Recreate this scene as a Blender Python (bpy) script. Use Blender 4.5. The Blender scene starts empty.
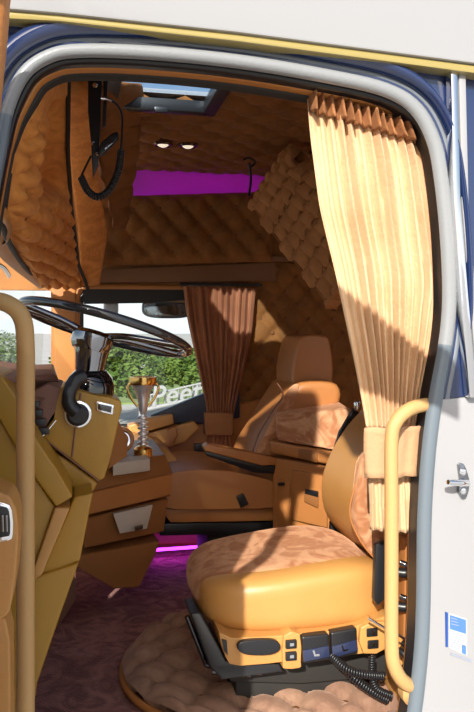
import bpy, bmesh, math, random
from mathutils import Vector, noise
from math import sin, cos, pi, radians
random.seed(7)
SC = bpy.context.scene
COL = SC.collection

# ---------------------------------------------------------------- camera
F = 730.0; HZ = 330.0; CX = 237.0
CAM = Vector((0.0, -1.7, 1.15)); TH = radians(12.5)
ST, CT = sin(TH), cos(TH)
def P(px, py, Y):
    """world point standing at depth Y (across the cab)"""
    u = (px - CX) / F; v = (HZ - py) / F
    d = Vector((ST + u * CT, CT - u * ST, v))
    t = (Y - CAM.y) / d.y
    return CAM + d * t
def S(Y): return F / ((Y - CAM.y) / CT)           # rough pixels per metre
cam_d = bpy.data.cameras.new('camera'); cam = bpy.data.objects.new('camera', cam_d); COL.objects.link(cam)
cam.location = CAM; cam.rotation_euler = (radians(90), 0, -TH)
cam_d.sensor_fit = 'HORIZONTAL'; cam_d.sensor_width = 36; cam_d.lens = F / 474 * 36
cam_d.shift_y = -(356 - HZ) / 474; cam_d.clip_start = 0.02; cam_d.clip_end = 500
SC.camera = cam

# ---------------------------------------------------------------- materials
M = {}
def mat(name, col, rough=.5, metal=0, bump=0, bscale=40, col2=None, cscale=6, contrast=.5, coat=0, sheen=0, spec=.5, emit=None, estr=0, distort=0, detail=4):
    m = bpy.data.materials.new(name); m.use_nodes = True
    nt = m.node_tree; b = nt.nodes['Principled BSDF']
    b.inputs['Base Color'].default_value = (*col, 1); b.inputs['Roughness'].default_value = rough
    b.inputs['Metallic'].default_value = metal; b.inputs['Coat Weight'].default_value = coat
    b.inputs['Coat Roughness'].default_value = .05
    b.inputs['Specular IOR Level'].default_value = spec
    if sheen: b.inputs['Sheen Weight'].default_value = sheen; b.inputs['Sheen Roughness'].default_value = .4; b.inputs['Sheen Tint'].default_value = (*[min(1, c * 1.7 + .1) for c in col], 1)
    if emit: b.inputs['Emission Color'].default_value = (*emit, 1); b.inputs['Emission Strength'].default_value = estr
    tc = nt.nodes.new('ShaderNodeTexCoord')
    if col2:
        n = nt.nodes.new('ShaderNodeTexNoise'); n.inputs['Scale'].default_value = cscale; n.inputs['Detail'].default_value = detail; n.inputs['Distortion'].default_value = distort
        r = nt.nodes.new('ShaderNodeValToRGB'); w = .5 * (1 - contrast)
        r.color_ramp.elements[0].position = .5 - .5 * (1 - contrast) * .6; r.color_ramp.elements[1].position = .5 + .5 * (1 - contrast) * .6
        r.color_ramp.elements[0].color = (*col, 1); r.color_ramp.elements[1].color = (*col2, 1)
        nt.links.new(tc.outputs['Object'], n.inputs['Vector']); nt.links.new(n.outputs['Fac'], r.inputs['Fac']); nt.links.new(r.outputs['Color'], b.inputs['Base Color'])
    if bump:
        n = nt.nodes.new('ShaderNodeTexNoise'); n.inputs['Scale'].default_value = bscale; n.inputs['Detail'].default_value = 3
        bp = nt.nodes.new('ShaderNodeBump'); bp.inputs['Strength'].default_value = bump; bp.inputs['Distance'].default_value = .01
        nt.links.new(tc.outputs['Object'], n.inputs['Vector']); nt.links.new(n.outputs['Fac'], bp.inputs['Height']); nt.links.new(bp.outputs['Normal'], b.inputs['Normal'])
    M[name] = m; return m
mat('suede', (.56, .20, .038), .85, bump=.35, bscale=60, col2=(.74, .30, .065), cscale=14, distort=1.5, sheen=.3)  # front suede, lightened to put in the stronger light near the door
mat('suede_in_shade', (.18, .066, .010), .85, bump=.3, bscale=60, col2=(.25, .09, .015), cscale=10, distort=1, sheen=.2)  # same suede, darkened to put the deep cab shade into its colour
mat('suede_bunk', (.36, .15, .045), .85, bump=.3, bscale=60, col2=(.46, .20, .06), cscale=10, sheen=.3)
mat('suede_pale', (.52, .27, .14), .85, bump=.4, bscale=40, col2=(.34, .135, .055), cscale=9, distort=2.5, contrast=.7, sheen=.4)
mat('suede_rug', (.34, .20, .13), .8, bump=.3, bscale=50, col2=(.24, .13, .085), cscale=8, distort=1.5, sheen=.4)
mat('curtain', (.70, .47, .28), .9, bump=.2, bscale=90, col2=(.60, .37, .20), cscale=5, sheen=.3)
mat('curtain_far', (.38, .145, .065), .9, bump=.2, bscale=90, col2=(.30, .11, .045), cscale=5, sheen=.2)
mat('tieback_suede', (.50, .29, .155), .9, bump=.2, bscale=90)
mat('heading_suede', (.34, .14, .05), .9, bump=.2, bscale=90)
mat('leather', (.48, .235, .065), .38, bump=.12, bscale=350, col2=(.54, .27, .08), cscale=3)
mat('leather_brown', (.37, .145, .042), .4, bump=.12, bscale=350, col2=(.42, .17, .05), cscale=3)
mat('mustard', (.36, .185, .016), .38, bump=.15, bscale=400, col2=(.41, .215, .022), cscale=2)
mat('console_brown', (.25, .10, .03), .45, bump=.1, bscale=400)
mat('console_dark', (.19, .08, .05), .5, bump=.1, bscale=400)
mat('caramel', (.41, .155, .035), .5, bump=.12, bscale=200, col2=(.48, .19, .045), cscale=4)
mat('handle_tan', (.52, .31, .12), .5, bump=.25, bscale=500)
mat('black', (.012, .012, .014), .35); mat('black_soft', (.02, .018, .016), .7)
mat('gloss_black', (.006, .006, .008), .06, coat=1)
mat('navy_switch', (.02, .028, .07), .25, coat=.5)
mat('chrome', (.82, .83, .86), .07, 1); mat('dark_chrome', (.30, .31, .34), .08, 1); mat('gold', (.85, .55, .18), .2, 1)
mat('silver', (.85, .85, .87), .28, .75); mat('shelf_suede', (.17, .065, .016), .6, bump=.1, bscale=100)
mat('rim', (.035, .036, .04), .08, .3, coat=1)
mat('carpet', (.16, .062, .05), .95, bump=1, bscale=120, col2=(.36, .16, .13), cscale=7, distort=3, contrast=.6, sheen=.5)
mat('white_paint', (.30, .30, .312), .25, coat=.6); mat('navy_paint', (.012, .025, .085), .1, coat=1)
mat('olive', (.32, .25, .08), .25, coat=.5)
mat('seal_sky_reflect', (.24, .25, .26), .25, bump=.1, bscale=200); mat('seal_rubber', (.13, .16, .19), .3); mat('body_grey', (.15, .17, .2), .4)
mat('beige', (.50, .45, .38), .5); mat('button', (.16, .055, .012), .7); mat('navy_trim', (.015, .022, .045), .35)
mat('sticker_blue', (.07, .17, .42), .4); mat('sticker_navy', (.01, .06, .28), .4); mat('sticker_pale', (.42, .45, .5), .4); mat('sticker_text', (.25, .28, .36), .5)
mat('magenta_cloth', (.42, .05, .36), .7, bump=.1, bscale=30)
mat('led', (.4, .05, .5), .5, emit=(.55, .04, 1.0), estr=5); mat('lamp_lens', (.8, .8, .8), .3, emit=(1, .85, .6), estr=.8)
mat('leaf', (.045, .09, .012), .6, col2=(.11, .17, .03), cscale=2, spec=.3); mat('leaf_pale', (.09, .14, .05), .6, col2=(.18, .23, .10), cscale=2, spec=.3); mat('bark', (.12, .08, .05), .9, bump=.6, bscale=10)
mat('ground', (.36, .35, .33), .9, bump=.3, bscale=8, col2=(.42, .41, .39), cscale=.6); mat('grass', (.14, .20, .06), .95, bump=.5, bscale=5, col2=(.20, .26, .08), cscale=1)
def glass(name, tint=(1, 1, 1), refl=.9):
    m = bpy.data.materials.new(name); m.use_nodes = True; nt = m.node_tree; nt.nodes.clear()
    o = nt.nodes.new('ShaderNodeOutputMaterial'); mx = nt.nodes.new('ShaderNodeMixShader'); t = nt.nodes.new('ShaderNodeBsdfTransparent'); g = nt.nodes.new('ShaderNodeBsdfGlossy'); f = nt.nodes.new('ShaderNodeFresnel'); f.inputs['IOR'].default_value = 1.35
    t.inputs['Color'].default_value = (*tint, 1); g.inputs['Roughness'].default_value = .02
    mn = nt.nodes.new('ShaderNodeMath'); mn.operation = 'MINIMUM'; mn.inputs[1].default_value = .10
    nt.links.new(f.outputs[0], mn.inputs[0]); nt.links.new(mn.outputs[0], mx.inputs[0]); nt.links.new(t.outputs[0], mx.inputs[1]); nt.links.new(g.outputs[0], mx.inputs[2]); nt.links.new(mx.outputs[0], o.inputs[0])
    M[name] = m
glass('glass', (.93, .96, .95)); glass('sun_cut_glass', (.22, .24, .25)); glass('hatch_glass', (.85, .93, 1))

# ---------------------------------------------------------------- object helpers
def link(name, me, m, parent=None, label=None, smooth=True, ang=40):
    if m: me.materials.append(M[m])
    if smooth:
        for p in me.polygons: p.use_smooth = True
        me.set_sharp_from_angle(angle=radians(ang))
    o = bpy.data.objects.new(name, me); COL.objects.link(o)
    if parent is not None:
        o.parent = parent
        q = parent; loc = Vector()
        while q is not None: loc += q.location; q = q.parent
        o.location = -loc
    if label: o['label'] = label
    return o
def thing(name, label, cat, loc=(0, 0, 0), group=None):
    o = bpy.data.objects.new(name, None); COL.objects.link(o); o.location = loc; o.empty_display_size = .05
    o['label'] = label; o['category'] = cat
    if group: o['group'] = group
    return o
def tag(o, label, cat, group=None, kind=None):
    o['label'] = label; o['category'] = cat
    if group: o['group'] = group
    if kind: o['kind'] = kind
    return o
def struct(o): o['kind'] = 'structure'; return o
def bmesh_to(bm, name):
    bmesh.ops.recalc_face_normals(bm, faces=bm.faces[:]) ; me = bpy.data.meshes.new(name); bm.to_mesh(me); bm.free(); return me
def V3(p, Y=None):
    if isinstance(p, Vector): return p.copy()
    if len(p) == 2: return P(p[0], p[1], Y)
    return P(*p)
def do_bevel(bm, w, seg=2, ang=28):
    if w <= 0: return
    bm.normal_update()
    es = [e for e in bm.edges if len(e.link_faces) == 2 and e.calc_face_angle(0) > radians(ang)]
    if es: bmesh.ops.bevel(bm, geom=es, offset=w, segments=seg, profile=.6, affect='EDGES', clamp_overlap=True)
def add_prism(bm, pts, ext):
    vs = [bm.verts.new(p) for p in pts]; vb = [bm.verts.new(p + ext) for p in pts]
    n = len(pts); bm.faces.new(vs); bm.faces.new(vb[::-1])
    for i in range(n): bm.faces.new((vs[i], vs[(i + 1) % n], vb[(i + 1) % n], vb[i]))
def prism(name, pts, Y, depth, m, parent=None, bev=.006, seg=2, label=None, ext=None):
    """outline points (px,py[,Y]) at depth Y, thickness going into the cab"""
    bm = bmesh.new(); add_prism(bm, [V3(p, Y) for p in pts], ext if ext is not None else Vector((0, depth, 0)))
    bmesh.ops.recalc_face_normals(bm, faces=bm.faces[:]); do_bevel(bm, bev, seg)
    return link(name, bmesh_to(bm, name), m, parent, label)
def smooth_loop(pts, k=4, closed=True):
    out = []; n = len(pts)
    rng = range(n) if closed else range(n - 1)
    for i in rng:
        a, b, c, d = (pts[(i - 1) % n], pts[i], pts[(i + 1) % n], pts[(i + 2) % n]) if closed else (pts[max(i - 1, 0)], pts[i], pts[i + 1], pts[min(i + 2, n - 1)])
        for j in range(k):
            t = j / k
            out.append(type(b)(0.5 * (2 * b[q] + (c[q] - a[q]) * t + (2 * a[q] - 5 * b[q] + 4 * c[q] - d[q]) * t * t + (3 * b[q] - a[q] - 3 * c[q] + d[q]) * t ** 3) for q in range(len(b))))
    if not closed: out.append(pts[-1])
    return out
def add_box(bm, c, s, rot=None):
    vs = []
    for x in (-1, 1):
        for y in (-1, 1):
            for z in (-1, 1):
                v = Vector((x * s[0] / 2, y * s[1] / 2, z * s[2] / 2))
                if rot: v = rot @ v
                vs.append(bm.verts.new(Vector(c) + v))
    for f in ((0, 1, 3, 2), (4, 6, 7, 5), (0, 4, 5, 1), (2, 3, 7, 6), (0, 2, 6, 4), (1, 5, 7, 3)): bm.faces.new([vs[i] for i in f])
def box(name, c, s, m, parent=None, bev=.005, seg=2, label=None, rot=None):
    bm = bmesh.new(); add_box(bm, c, s, rot); bmesh.ops.recalc_face_normals(bm, faces=bm.faces[:]); do_bevel(bm, bev, seg)
    return link(name, bmesh_to(bm, name), m, parent, label)
def frames(pts, closed=False):
    n = len(pts); T = []
    for i in range(n):
        a = pts[(i - 1) % n] if closed or i > 0 else pts[0]; b = pts[(i + 1) % n] if closed or i < n - 1 else pts[-1]
        T.append((b - a).normalized())
    up = Vector((0, 0, 1)) if abs(T[0].z) < .9 else Vector((0, 1, 0))
    N = (up - T[0] * up.dot(T[0])).normalized(); out = []
    for i in range(n):
        N = (N - T[i] * N.dot(T[i])).normalized(); out.append((T[i], N, T[i].cross(N)))
    return out
def add_tube(bm, pts, r, seg=10, closed=False, sx=1, sy=1):
    fr = frames(pts, closed); rings = []
    for i, (p, (t, n, b)) in enumerate(zip(pts, fr)):
        rr = r[i] if isinstance(r, (list, tuple)) else r
        rings.append([bm.verts.new(p + n * (cos(2 * pi * k / seg) * rr * sx) + b * (sin(2 * pi * k / seg) * rr * sy)) for k in range(seg)])
    m = len(rings)
    for i in range(m if closed else m - 1):
        A, B = rings[i], rings[(i + 1) % m]
        for k in range(seg): bm.faces.new((A[k], A[(k + 1) % seg], B[(k + 1) % seg], B[k]))
    if not closed: bm.faces.new(rings[0][::-1]); bm.faces.new(rings[-1])
def tube(name, pts, r, m, parent=None, seg=10, closed=False, label=None, k=5, Y=None, smooth=True):
    pts = [V3(p, Y) for p in pts]
    if smooth and len(pts) > 2: pts = smooth_loop(pts, k, closed)
    bm = bmesh.new(); add_tube(bm, pts, r, seg, closed)
    return link(name, bmesh_to(bm, name), m, parent, label, ang=60)
def add_lathe(bm, base, axis, prof, seg=20):
    axis = axis.normalized(); up = Vector((0, 0, 1)) if abs(axis.z) < .9 else Vector((1, 0, 0))
    n = (up - axis * up.dot(axis)).normalized(); b = axis.cross(n); rings = []
    for (r, h) in prof: rings.append([bm.verts.new(base + axis * h + (n * cos(2 * pi * k / seg) + b * sin(2 * pi * k / seg)) * max(r, 1e-4)) for k in range(seg)])
    for A, B in zip(rings, rings[1:]):
        for k in range(seg): bm.faces.new((A[k], A[(k + 1) % seg], B[(k + 1) % seg], B[k]))
    bm.faces.new(rings[0][::-1]); bm.faces.new(rings[-1])
def lathe(name, base, axis, prof, m, parent=None, seg=20, label=None):
    bm = bmesh.new(); add_lathe(bm, base, axis, prof, seg)
    return link(name, bmesh_to(bm, name), m, parent, label, ang=35)
def sbox(name, c, s, m, parent=None, p=4, n=14, fn=None, label=None):
    """soft block: rounded cushion, FN bends the points"""
    bm = bmesh.new(); bmesh.ops.create_cube(bm, size=2)
    bmesh.ops.subdivide_edges(bm, edges=bm.edges[:], cuts=n, use_grid_fill=True)
    for v in bm.verts:
        a, b, d = v.co; q = (abs(a) ** p + abs(b) ** p + abs(d) ** p) ** (1 / p); w = v.co / q
        if fn: w = fn(w)
        v.co = Vector((c[0] + w.x * s[0] / 2, c[1] + w.y * s[1] / 2, c[2] + w.z * s[2] / 2))
    return link(name, bmesh_to(bm, name), m, parent, label, ang=80)
def tuft(name, Sf, cu, cv, depth, m, parent=None, flip=1, res=9, hole=None, back=.03, label=None, fade=True, amp=None):
    """button-tufted upholstery over the surface Sf(u,v), u,v in 0..1, CU x CV diamonds"""
    nu, nv = int(cu * res), int(cv * res); bm = bmesh.new(); g = []; e = 1e-3
    def nrm(u, v):
        du = Sf(min(u + e, 1), v) - Sf(max(u - e, 0), v); dv = Sf(u, min(v + e, 1)) - Sf(u, max(v - e, 0))
        return du.cross(dv).normalized() * flip
    for i in range(nu + 1):
        row = []
        for j in range(nv + 1):
            u, v = i / nu, j / nv; a = (u * cu + v * cv); b = (u * cu - v * cv)
            sa, sb = abs(sin(pi * a)), abs(sin(pi * b)); rb = math.hypot(a - round(a), b - round(b))
            h = .32 * min(1, rb / .42) ** .7 + .42 * min(sa, sb) ** .45 + .26 * (sa * sb) ** .6
            if fade:
                ed = min(u * cu, (1 - u) * cu, v * cv, (1 - v) * cv); h *= min(1, ed * 4 + .15)
            w = noise.noise(Vector((u * cu * 1.3, v * cv * 1.3, 3.1))) * .12
            k_, off_ = amp(u, v) if amp else (1, 0)
            row.append(bm.verts.new(Sf(u, v) + nrm(u, v) * (depth * (h * k_ + .5 * (1 - k_) + w) + off_)))
        g.append(row)
    for i in range(nu):
        for j in range(nv):
            uc, vc = (i + .5) / nu, (j + .5) / nv
            if hole and hole(uc, vc): continue
            bm.faces.new((g[i][j], g[i + 1][j], g[i + 1][j + 1], g[i][j + 1]))
    for v in [v for v in bm.verts if not v.link_faces]: bm.verts.remove(v)
    bm.normal_update()
    if flip < 0: bmesh.ops.reverse_faces(bm, faces=bm.faces[:])
    bm.normal_update(); bmesh.ops.solidify(bm, geom=bm.faces[:], thickness=back)
    fs = set(bm.faces[:])
    # buttons
    for k in range(0, int(2 * cu) + 1):
        for l in range(0, int(2 * cv) + 1):
            if (k + l) % 2: continue
            u, v = k / 2 / cu, l / 2 / cv
            if u < .02 or u > .98 or v < .02 or v > .98 or (hole and hole(u, v)) or (amp and amp(u, v)[0] < .5): continue
            c = Sf(u, v) + nrm(u, v) * depth * .1; r = depth * .36
            add_lathe(bm, c, nrm(u, v), [(r, 0), (r * .9, r * .4), (r * .4, r * .65)], 8)
    for f in bm.faces:
        if f not in fs: f.material_index = 1
    bm.normal_update()
    me = bpy.data.meshes.new(name); bm.to_mesh(me); bm.free()
    me.materials.append(M[m]); me.materials.append(M['button'])
    o = link(name, me, None, parent, label, ang=75)
    return o
def quad(a, b, c, d):
    """surface a(0,0) b(1,0) c(1,1) d(0,1)"""
    return lambda u, v: (a * (1 - u) + b * u) * (1 - v) + (d * (1 - u) + c * u) * v
def interp(poly, t):
    """poly = [(t, px, ...)]"""
    for (a, b) in zip(poly, poly[1:]):
        if t <= b[0]:
            k = (t - a[0]) / (b[0] - a[0]); return [a[i] + (b[i] - a[i]) * k for i in range(1, len(a))]
    return list(poly[-1][1:])
def curtain(name, L, R, Y, npl, amp, m, parent, nv=40, per=10, back=.004, phase=0, flat=0):
    """pleated cloth hanging between edge lines L, R = lists of (t,px,py)"""
    Ls = [(x[0], *x[1:]) for x in L]; bm = bmesh.new(); g = []; nu = npl * per
    def sm(poly, t):
        return [sum(interp(poly, min(1, max(0, t + d)))[i] for d in (-.03, 0, .03)) / 3 for i in range(2)]
    for j in range(nv + 1):
        t = j / nv; a = sm(L, t); b = sm(R, t); A = P(a[0], a[1], Y); B = P(b[0], b[1], Y); wd = (B - A).length
        row = []
        for i in range(nu + 1):
            s = i / nu; ph = 2 * pi * npl * s + phase + .5 * sin(3 * s * pi + t * 2)
            w = amp * (.55 + .45 * min(1, wd / .35)) * (.8 + .35 * sin(s * 23 + 1))
            if s < flat: w *= s / flat * .5
            wob = .0035 * noise.noise(Vector((s * 6, t * 4, Y)))
            p = A.lerp(B, s + (.25 / npl) * sin(ph * 1.0 + .7) * .6)
            sg = 0.006 * sin(pi * s)
            row.append(bm.verts.new(p + Vector((0, -(w * (abs(sin(ph / 2)) ** .8 * 2 - 1)) + wob - sg, 0))))
        g.append(row)
    for i in range(len(g) - 1):
        for j in range(nu): bm.faces.new((g[i][j], g[i][j + 1], g[i + 1][j + 1], g[i + 1][j]))
    bm.normal_update(); me = bpy.data.meshes.new(name); bm.to_mesh(me); bm.free()
    o = link(name, me, m, parent, ang=80); so = o.modifiers.new('thick', 'SOLIDIFY'); so.thickness = back; so.offset = 0
    return o

# ================================================================= outside: sky, sun, ground, trees
W = bpy.data.worlds.new('sky'); SC.world = W; W.use_nodes = True; nt = W.node_tree
sky = nt.nodes.new('ShaderNodeTexSky'); sky.sky_type = 'NISHITA'; sky.sun_disc = False; sky.sun_elevation = radians(38); sky.sun_rotation = radians(200); sky.air_density = 1.3; sky.dust_density = 3
geo = nt.nodes.new('ShaderNodeNewGeometry'); sx_ = nt.nodes.new('ShaderNodeSeparateXYZ'); nt.links.new(geo.outputs['Incoming'], sx_.inputs[0])
mr = nt.nodes.new('ShaderNodeMapRange'); mr.inputs[1].default_value = -.22; mr.inputs[2].default_value = -.10; mr.inputs[3].default_value = 0; mr.inputs[4].default_value = 1; nt.links.new(sx_.outputs[2], mr.inputs[0])
mxs = nt.nodes.new('ShaderNodeMix'); mxs.data_type = 'RGBA'; mxs.inputs[7].default_value = (7.0, 7.2, 7.5, 1)      # white horizon band, added to brighten the sky behind the windows
nt.links.new(mr.outputs[0], mxs.inputs[0]); nt.links.new(sky.outputs[0], mxs.inputs[6])
bgn = nt.nodes['Background']; bgn.inputs['Strength'].default_value = .17
nt.links.new(mxs.outputs[2], bgn.inputs[0])
sd = bpy.data.lights.new('sun', 'SUN'); sd.energy = 7.5; sd.angle = radians(.6); sd.color = (1, .95, .86); so_ = bpy.data.objects.new('sun', sd); COL.objects.link(so_)
SUN = Vector((.45, 1, -.60)).normalized(); so_.rotation_euler = SUN.to_track_quat('-Z', 'Y').to_euler(); so_.location = (-2, -6, 5)
GZ = -1.35
struct(box('floor_lot', (0, 10, GZ - .05), (1600, 1600, .1), 'ground', bev=0))
struct(box('floor_verge', (4, 34, GZ + .03), (300, 22, .06), 'grass', bev=0))
def tree(x, y, h, r, leafm, label, seed, n=9000):
    rnd = random.Random(seed); t = thing('tree', label, 'tree', (x, y, GZ), 'trees beyond the passenger window')
    b = Vector((x, y, GZ)); bm = bmesh.new()
    add_tube(bm, smooth_loop([b + Vector((0, 0, -.1)), b + Vector((.1, 0, h * .3)), b + Vector((-.1, .1, h * .6)), b + Vector((0, 0, h * .85))], 4, False), [.02 * h] * 3 + [.016 * h] * 4 + [.012 * h] * 3 + [.006 * h] * 3, 8)
    for k in range(7):
        a = k * 2.4; z = h * (.3 + .07 * k); add_tube(bm, [b + Vector((0, 0, z)), b + Vector((cos(a) * r * .35, sin(a) * r * .35, z + h * .12)), b + Vector((cos(a) * r * .7, sin(a) * r * .7, z + h * .2))], [.01 * h, .007 * h, .003 * h], 6)
    link('trunk', bmesh_to(bm, 'trunk'), 'bark', t)
    bm = bmesh.new(); blobs = []
    for k in range(16):
        a = rnd.random() * 6.28; q = rnd.random() ** .5 * r * .75; zz = h * (.42 + .45 * rnd.random()); blobs.append((Vector((cos(a) * q, sin(a) * q, zz)), r * (.3 + .25 * rnd.random())))
    for k in range(n):
        c, br = blobs[rnd.randrange(16)]
        d = Vector((rnd.gauss(0, 1), rnd.gauss(0, 1), rnd.gauss(0, 1))).normalized() * br * (.75 + .3 * rnd.random()); d.z *= .75
        p = b + c + d; s = .045 + .05 * rnd.random(); u = Vector((rnd.gauss(0, 1), rnd.gauss(0, 1), rnd.gauss(0, .6))).normalized(); w = u.cross(d + Vector((0, 0, .3))).normalized()
        bm.faces.new([bm.verts.new(p - u * s), bm.verts.new(p + w * s * .5), bm.verts.new(p + u * s), bm.verts.new(p - w * s * .5)])
    me = bpy.data.meshes.new('foliage'); bm.to_mesh(me); bm.free(); link('foliage', me, leafm, t, smooth=False)
tree(.7, 17.5, 2.3, 1.35, 'leaf', 'rounded dark green tree seen between the wheel column and the trophy', 1)
tree(3.5, 20.5, 2.1, 1.25, 'leaf', 'bushy green tree seen just right of the trophy', 2)
tree(6.5, 23.5, 2.3, 1.3, 'leaf_pale', 'paler grey green tree beside the passenger curtain edge', 3)
tree(-3.6, 26, 2.2, 1.8, 'leaf_pale', 'pale tree seen faintly through the windscreen behind the grab handle', 4)

# ================================================================= the cab shell
# opening outline (driver side)
LOOP = [(-24, 330), (-15, 230), (-1, 150), (7, 108), (23, 74), (48, 56), (80, 50), (150, 52), (240, 61), (330, 76), (385, 89), (416, 108), (434, 140), (442, 180), (448, 240), (450, 300), (446, 345), (436, 400), (429, 455), (425, 520), (424, 600), (421, 660), (412, 730), (395, 800), (340, 822), (120, 822), (0, 815), (-28, 780), (-30, 560)]
LP = smooth_loop([tuple(map(float, p)) for p in LOOP], 5)
def ring(name, off, w, Y, depth, m, prof=None, loop=None, span=None):
    """closed band following the opening; OFF px outwards, W wide"""
    L = loop or LP; n = len(L); bm = bmesh.new(); c = (215, 430); rings = []
    pr = prof or [(0, 0), (0, -1), (1, -1), (1, 0)]
    for i in range(n):
        a = L[(i - 1) % n]; b = L[(i + 1) % n]; tx, ty = b[0] - a[0], b[1] - a[1]; q = math.hypot(tx, ty); nx, ny = ty / q, -tx / q
        if nx * (L[i][0] - c[0]) + ny * (L[i][1] - c[1]) < 0: nx, ny = -nx, -ny
        f = 1 if off > -9 else (.12 if L[i][0] > 300 else .35) + (.88 if L[i][0] > 300 else .65) * max(0, min(1, (150 - L[i][1]) / 60))
        ww = w(*L[i]) if callable(w) else w
        o1 = -8 + (off + 8) * f if off < -8 else off
        rings.append([bm.verts.new(P(L[i][0] + nx * (o1 + ww * s * f), L[i][1] + ny * (o1 + ww * s * f), Y) + Vector((0, depth * d, 0))) for (s, d) in pr])
    k = len(pr)
    for i in range(n):
        if span and not (span[0] <= i < span[1] or i < span[1] - n): continue
        A, B = rings[i], rings[(i + 1) % n]
        for j in range(k): bm.faces.new((A[j], A[(j + 1) % k], B[(j + 1) % k], B[j]))
    for v in [v for v in bm.verts if not v.link_faces]: bm.verts.remove(v)
    return struct(link(name, bmesh_to(bm, name), m, ang=50))
half = [(0, 0)] + [(.5 - .5 * cos(pi * k / 8), -sin(pi * k / 8)) for k in range(1, 8)] + [(1, 0)]
ring('trim_1', -8, 14, 0.0, .018, 'seal_sky_reflect', half, span=(14, 80))                # same rubber seal, sky reflection put into a paler colour
ring('trim_17', -8, 14, 0.0, .018, 'seal_rubber', half, span=(80, 29 * 5 + 14))      # darker seal lower down
ring('trim_2', 6, 7, .012, .01, 'body_grey', half)
ring('trim_3', -15, 9, .03, .014, 'black', half + [(1, 3), (0, 3)])      # black lip
ring('trim_4', -21, 7, .06, .014, 'caramel', half + [(1, 3), (0, 3)])    # caramel reveal
ring('trim_18', -27, 7, .085, .01, 'black_soft', half + [(1, 3), (0, 3)])
ring('trim_5', 13, lambda x, y: 22 if x < 330 else max(7, 22 - (x - 330) * .14), -.0, .03, 'navy_paint', half, span=(5, 78))               # bulging painted surround

def panel(name, pts, Y, depth, m, bev=.004):
    return struct(prism(name, pts, Y, depth, m, None, bev, 2))
inner = [p for p in LP]
def loop_part(a, b, off=4):
    """points of the loop between index a and b pushed outwards"""
    out = []; n = len(LP)
    for i in range(a, b):
        p = LP[i % n]; q0 = LP[(i - 1) % n]; q1 = LP[(i + 1) % n]; tx, ty = q1[0] - q0[0], q1[1] - q0[1]; q = math.hypot(tx, ty); nx, ny = ty / q, -tx / q
        if nx * (p[0] - 215) + ny * (p[1] - 430) < 0: nx, ny = -nx, -ny
        out.append((p[0] + nx * off, p[1] + ny * off))
    return out
i400 = 17 * 5
# navy body around the top of the opening
panel('wall_driver_side_navy', [(-120, 330)] + loop_part(0, i400 + 1, 1) + [(560, 386), (560, 83), (474, 71), (237, 40), (0, 14), (-120, 2)], .004, .03, 'navy_paint')
panel('wall_driver_side_white', loop_part(i400, 24 * 5, 1) + [(560, 822), (560, 388)], .0, .03, 'white_paint')
panel('wall_driver_side_sill', loop_part(24 * 5, 27 * 5, 1)[::-1] + [(-120, 790), (-120, 900), (560, 900), (560, 822)], .002, .03, 'white_paint')
panel('wall_driver_side_front', [(-120, 332), (-14, 332)] + loop_part(27 * 5, 29 * 5, 1)[::-1] + [(-120, 800)], .004, .03, 'navy_paint')
panel('wall_driver_side_roof', [(-140, -160), (600, -130), (600, 80), (474, 63), (237, 32), (60, 13), (0, 8), (-140, -4)], -.05, .06, 'white_paint', .006)
panel('trim_6', [(-140, -2), (0, 10), (60, 14), (237, 33), (474, 65), (600, 82), (600, 91), (474, 73), (237, 41), (60, 21), (0, 18), (-140, 8)], -.04, .05, 'olive', .004)
# chrome strips at the rear edge of the cab
panel('trim_7', [(451, 71), (458, 72), (461, 200), (469, 300), (478, 398), (470, 398), (461, 300), (454, 200)], -.03, .03, 'chrome', .005)
panel('trim_8', [(459, 72), (466, 73), (469, 200), (476, 300), (484, 398), (479, 398), (470, 300), (462, 200)], -.02, .02, 'white_paint', .004)

XF, XR, YW, ZC = -.42, 2.05, 2.15, 2.0
# floor with the door sill
struct(box('floor', ((XF + XR) / 2, 1.14, -.04), (XR - XF, 2.14, .08), 'carpet', bev=0))
# front bulkhead below the windscreen, rear wall, passenger wall pieces
struct(box('wall_front', (XF - .02, 1.1, .3), (.04, 2.1, .9), 'console_dark', bev=0))
struct(box('wall_rear', (XR + .02, 1.1, 1.0), (.04, 2.2, 2.2), 'suede_in_shade', bev=0))
# roof skin (above the tufted lining) with the hatch opening
HX0, HX1, HY0, HY1 = P(139, 86, .86).x, P(214, 86, .86).x, .50, 1.02
HX0, HX1 = .13, .49
bm = bmesh.new()
for (x0, x1, y0, y1) in ((XF - .04, HX0, -.02, 2.4), (HX1, XR + .04, -.02, 2.4), (HX0, HX1, -.02, HY0), (HX0, HX1, HY1, 2.4)):
    add_box(bm, ((x0 + x1) / 2, (y0 + y1) / 2, ZC + .042), (x1 - x0, y1 - y0, .015))
struct(link('roof', bmesh_to(bm, 'roof'), 'white_paint'))
cu, cv = 15, 13
tuft('ceiling', quad(Vector((XF, .06, ZC)), Vector((XR, .06, ZC)), Vector((XR, 2.12, ZC)), Vector((XF, 2.12, ZC))), cu, cv, .034, 'suede_in_shade', flip=-1, res=8,
     hole=lambda u, v: HX0 < XF + (XR - XF) * u < HX1 and HY0 < .06 + 2.06 * v < HY1)['kind'] = 'structure'
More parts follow.
